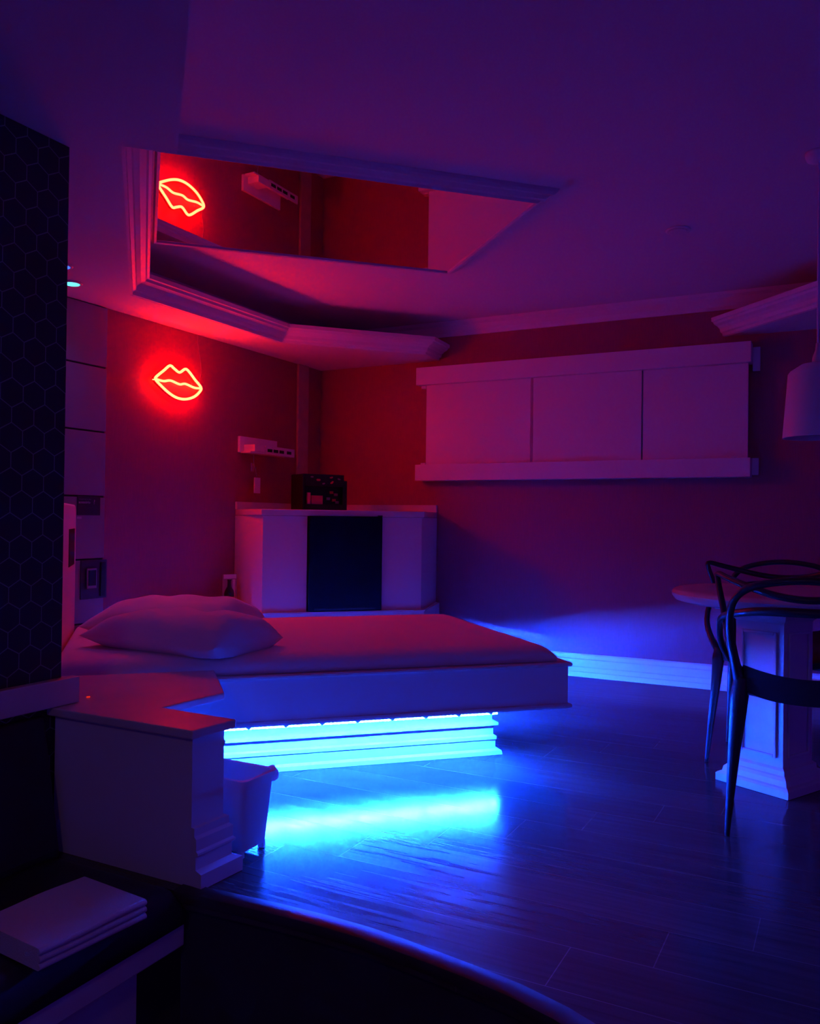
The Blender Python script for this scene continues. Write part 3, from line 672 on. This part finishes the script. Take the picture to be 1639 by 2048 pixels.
# ------------------------------------------------------------------ sliding-panel cabinet on the right wall
t = thing('wall_cabinet', 'long white wall cabinet with three sliding panels between two rails', 'cabinet', (CX, CY, 0), -R45)
obj('carcass', B(0.990, 3.195, -0.062, -0.002, 1.36, 2.16), M_LACQ, t)
obj('top_rail', B(0.915, 3.218, -0.118, -0.002, 2.045, 2.173), M_LACQ, t, bevel=0.002)
obj('bottom_rail', B(0.915, 3.218, -0.118, -0.002, 1.340, 1.458), M_LACQ, t, bevel=0.002)
obj('sliding_panel', B(0.985, 1.792, -0.082, -0.064, 1.459, 2.044), M_LACQ, t, bevel=0.0015)
obj('sliding_panel', B(1.812, 2.552, -0.088, -0.070, 1.459, 2.044), M_LACQ, t, bevel=0.0015)
obj('sliding_panel', B(2.560, 3.200, -0.080, -0.0635, 1.459, 2.044), M_LACQ, t, bevel=0.0015)
tag(obj('panel_edge_strip', B(1.794, 1.810, -0.086, -0.064, 1.459, 2.044), M_STEEL, t), 'thin steel edge between the first two panels')
obj('end_bracket', B(3.219, 3.262, -0.030, -0.002, 2.00, 2.15), M_LACQ, t, bevel=0.002)
obj('end_bracket', B(3.219, 3.258, -0.030, -0.002, 1.355, 1.46), M_LACQ, t, bevel=0.002)
obj('track_stop', B(0.940, 0.980, -0.080, -0.030, 2.020, 2.044), M_OFF, t, bevel=0.004)
obj('track_stop', B(0.940, 0.980, -0.080, -0.030, 1.459, 1.474), M_OFF, t, bevel=0.004)
bbx = obj('wall_vent', B(3.565, 3.86, -0.04, -0.002, 0.178, 0.374), M_BLACK, bevel=0.003); place(bbx, (CX, CY, 0), -R45)
tag(bbx, 'black box low on the wall behind the pedestal table', 'vent')

# ------------------------------------------------------------------ table
TX, TY, TR = 2.555, 2.83, 0.485
PRZ = math.radians(18)
PX, PY = 2.452, 2.835
t = thing('pedestal_table', 'white square-pedestal table with a round pale marble top', 'table', (PX, PY, 0), PRZ)
def square_steps(bm, steps):
    for w_, z0, z1 in steps: box(bm, -w_, w_, -w_, w_, z0, z1)
    return bm
pb_ = [(0.100, 0.0015), (0.158, 0.0015), (0.158, 0.030), (0.152, 0.036), (0.140, 0.040), (0.136, 0.060), (0.126, 0.070), (0.118, 0.074), (0.116, 0.092), (0.106, 0.100), (0.100, 0.100)]
cs = [(0.0001, 0.0001)]
def ring_sq(bm, prof):
    rings = [[bm.verts.new((sx * r, sy * r, z)) for sx, sy in ((-1, -1), (1, -1), (1, 1), (-1, 1))] for r, z in prof]
    for a_, b2 in zip(rings, rings[1:]):
        for j in range(4): bm.faces.new((a_[j], a_[(j + 1) % 4], b2[(j + 1) % 4], b2[j]))
    bm.faces.new(rings[0][::-1]); bm.faces.new(rings[-1])
    return bm
cl_ = obj('column', ring_sq(NB(), [(0.104, 0.09), (0.104, 0.66), (0.118, 0.675), (0.122, 0.690), (0.122, 0.700)]), M_WHITE, t)
obj('stepped_base', ring_sq(NB(), pb_[1:-1]), M_WHITE, t)
for k in range(4):   # raised panel mouldings on the four faces
    bm = NB(); R_ = Matrix.Rotation(k * PI / 2, 4, 'Z')
    for (x0, x1, z0, z1) in ((-0.078, -0.066, 0.135, 0.625), (0.066, 0.078, 0.135, 0.625), (-0.066, 0.066, 0.135, 0.147), (-0.066, 0.066, 0.613, 0.625)):
        box(bm, x0, x1, -0.114, -0.1045, z0, z1)
    bm.transform(R_)
    obj('panel_moulding', bm, M_WHITE, cl_, bevel=0.003)
bm = NB(); ox, oy = TX - PX, TY - PY
co, si = math.cos(-PRZ), math.sin(-PRZ)
lx, ly = ox * co - oy * si, ox * si + oy * co
tp = [(TR - 0.06, 0.723), (TR - 0.035, 0.725), (TR - 0.012, 0.732), (TR, 0.748), (TR + 0.002, 0.760), (TR - 0.004, 0.770), (TR - 0.012, 0.7745), (TR - 0.05, 0.776)]
obj('marble_top', lathe(bm, tp, lx, ly, 72), M_MARB, t, smooth=False, auto=35)
obj('sub_plate', B(-0.165, 0.165, -0.165, 0.165, 0.7005, 0.7225), M_WHITE, t, bevel=0.003)

# ------------------------------------------------------------------ chairs
def mirror(pts): return [(-x, y, z) for x, y, z in pts]
def make_chair(label):
    t = thing('dining_chair', label, 'chair', (0, 0, 0), 0, 'woven-back black dining chairs')
    # saddle seat
    bm = NB(); top, bot = [], []; N = 22
    for i in range(N + 1):
        rt, rb = [], []
        for j in range(N + 1):
            a = i / N * 2 - 1; b = j / N * 2 - 1
            # squircle outline
            x = a * math.sqrt(1 - b * b * 0.28) * 0.232; y = b * math.sqrt(1 - a * a * 0.22) * 0.225
            e = max(abs(a), abs(b))
            z = 0.472 + 0.030 * a * a + (0.075 * max(0, -b) ** 3) + (-0.022 * max(0, b) ** 4)
            lo = 0.452 - 0.012 * e + 0.012 * a * a
            if b < 0: lo += (0.020 + 0.022 * a ** 4) * b * b
            rt.append(bm.verts.new((x, y, z))); rb.append(bm.verts.new((x * 0.98, y * 0.98, lo)))
        top.append(rt); bot.append(rb)
    for i in range(N):
        for j in range(N):
            bm.faces.new((top[i][j], top[i + 1][j], top[i + 1][j + 1], top[i][j + 1])); bm.faces.new((bot[i][j + 1], bot[i + 1][j + 1], bot[i + 1][j], bot[i][j]))
    for i in range(N):
        bm.faces.new((top[i][0], bot[i][0], bot[i + 1][0], top[i + 1][0])); bm.faces.new((top[i + 1][N], bot[i + 1][N], bot[i][N], top[i][N]))
        bm.faces.new((top[0][i + 1], bot[0][i + 1], bot[0][i], top[0][i])); bm.faces.new((top[N][i], bot[N][i], bot[N][i + 1], top[N][i + 1]))
    obj('seat', bm, M_CHAIR, t, auto=45)
    for s in (-1, 1):
        obj('leg', tube(NB(), [(s * 0.205, -0.185, 0.535), (s * 0.212, -0.19, 0.46), (s * 0.222, -0.197, 0.34), (s * 0.232, -0.204, 0.18), (s * 0.243, -0.212, 0.0)], [0.022, 0.029, 0.021, 0.015, 0.008], 12), M_CHAIR, t, smooth=True)
        obj('leg', tube(NB(), [(s * 0.215, 0.165, 0.50), (s * 0.220, 0.168, 0.45), (s * 0.228, 0.175, 0.34), (s * 0.244, 0.186, 0.18), (s * 0.260, 0.200, 0.0)], [0.020, 0.026, 0.020, 0.014, 0.008], 12), M_CHAIR, t, smooth=True)
    def arch(half, r, name, lab):
        # half: from one side to the centre; complete by mirroring
        pts = half + mirror(half[:-1])[::-1]
        rr = r + r[:-1][::-1]
        return tag(obj(name, tube(NB(), pts, rr, 10), M_CHAIR, t, smooth=True), lab)
    tk = 0.0125
    arch([(-0.205, -0.185, 0.50), (-0.226, -0.198, 0.60), (-0.240, -0.222, 0.71), (-0.222, -0.244, 0.80), (-0.150, -0.268, 0.850), (0, -0.285, 0.871)], [0.022, 0.0145, tk, tk, tk, tk], 'back_hoop', 'tall hoop rising from the rear legs')
    arch([(-0.205, -0.150, 0.495), (-0.238, -0.125, 0.60), (-0.272, -0.060, 0.74), (-0.298, -0.004, 0.845), (-0.296, -0.004, 0.868), (-0.262, -0.050, 0.858), (-0.18, -0.130, 0.832), (-0.09, -0.180, 0.810), (0, -0.195, 0.802)], [0.018, 0.013, 0.0115, 0.0105, 0.0105, 0.0115, tk, tk, tk], 'back_hoop', 'hoop with two pointed ears')
    arch([(-0.215, 0.160, 0.48), (-0.252, 0.135, 0.53), (-0.288, 0.070, 0.60), (-0.290, -0.010, 0.68), (-0.266, -0.105, 0.728), (-0.17, -0.215, 0.758), (-0.08, -0.262, 0.766), (0, -0.272, 0.767)], [0.020, 0.014, 0.012, 0.012, tk, 0.0145, 0.015, 0.015], 'back_hoop', 'low hoop curving forward into the arms')
    return t
ch = make_chair('black woven-back dining chair with its back to the camera, nearest the step')
ch.location = (2.21, 2.388, 0.0); ch.rotation_euler = (0, 0, math.radians(47.2 - 90))
c2 = dup(ch, (2.705, 3.108, 0.0), math.radians(222 - 90))
c2['label'] = 'black woven-back dining chair on the far side of the pedestal table, by the wall'

# ------------------------------------------------------------------ pendant lamp
t = thing('pendant_lamp', 'white bell-shaped pendant lamp hanging over the table at the right edge', 'lamp', (2.505, 2.668, 0))
sh = [(0.126, 1.390), (0.108, 1.640), (0.100, 1.652), (0.060, 1.678), (0.024, 1.684)]
bm = NB(); seg = 48; rings = []
full = sh + [(0.020, 1.680), (0.056, 1.674), (0.096, 1.648), (0.103, 1.638), (0.121, 1.390)]
for r_, z in full: rings.append([bm.verts.new((r_ * math.cos(2 * PI * j / seg), r_ * math.sin(2 * PI * j / seg), z)) for j in range(seg)])
for i in range(len(full)):
    a_, b2 = rings[i], rings[(i + 1) % len(full)]
    for j in range(seg): bm.faces.new((a_[j], a_[(j + 1) % seg], b2[(j + 1) % seg], b2[j]))
obj('shade', bm, M_LACQ, t, auto=40)
obj('bulb_disc', lathe(NB(), [(0.10, 1.415), (0.10, 1.425)], seg=32), M_OFF, t)
obj('neck', lathe(NB(), [(0.022, 1.684), (0.020, 1.705), (0.010, 1.735), (0.008, 1.76)], seg=24), M_LACQ, t, smooth=True)
obj('cord', tube(NB(), [(0, 0, 1.755), (0, 0, 2.1), (0, 0, ZC - 0.03)], 0.005, 8), M_OFF, t, smooth=True)
obj('canopy', lathe(NB(), [(0.020, ZC - 0.035), (0.045, ZC - 0.03), (0.052, ZC - 0.012), (0.052, ZC - 0.001)], seg=32), M_LACQ, t, smooth=True)

# ------------------------------------------------------------------ ceiling spots
def spot(loc, label, lens, col, power, r_=0.045, on=True):
    t = thing('ceiling_spot', label, 'downlight', loc)
    bm = NB(); lathe(bm, [(r_ + 0.016, -0.0005), (r_ + 0.015, -0.006), (r_ + 0.004, -0.008), (r_ + 0.002, -0.0065)], seg=36)
    obj('ring', bm, M_LACQ, t, smooth=True)
    obj('lens', lathe(NB(), [(r_, -0.0075), (r_, -0.0095), (r_ * 0.9, -0.0105)], seg=36), lens, t)
    if on:
        l = bpy.data.lights.new('spot_light', 'SPOT'); l.color = col; l.energy = power; l.spot_size = math.radians(120); l.spot_blend = 0.8; l.shadow_soft_size = 0.04
        lo = bpy.data.objects.new('spot_light', l); COL.objects.link(lo); lo.parent = t; lo.location = (0, 0, -0.02)
    return t
spot((-0.362, 4.605, ZS), 'lit pale blue ceiling spot beside the honeycomb partition', M_SPOT, (0.02, 0.10, 1.0), 3.0 * SPOT, 0.036)
spot((-0.385, 4.30, ZS), 'second lit spot, deep blue, half hidden by the partition', M_SPOT2, (0.02, 0.06, 1.0), 2.0 * SPOT, 0.036)
spot((2.517, 3.604, ZC), 'unlit round white downlight in the main ceiling', M_OFF, (1, 1, 1), 0, 0.045, on=False)

l = bpy.data.lights.new('warm_fill_light', 'SPOT'); l.color = (1.0, 0.50, 0.42); l.energy = 6.0; l.spot_size = math.radians(110); l.spot_blend = 0.7; l.shadow_soft_size = 0.15  # added warm fill from an unseen spot, lifts the dark lower left
lo = bpy.data.objects.new('warm_fill_light', l); COL.objects.link(lo); lo.location = (-0.95, -0.2, 2.15)
lo.rotation_euler = (Vector((-0.1, 2.2, 0.0)) - Vector(lo.location)).to_track_quat('-Z', 'Y').to_euler()
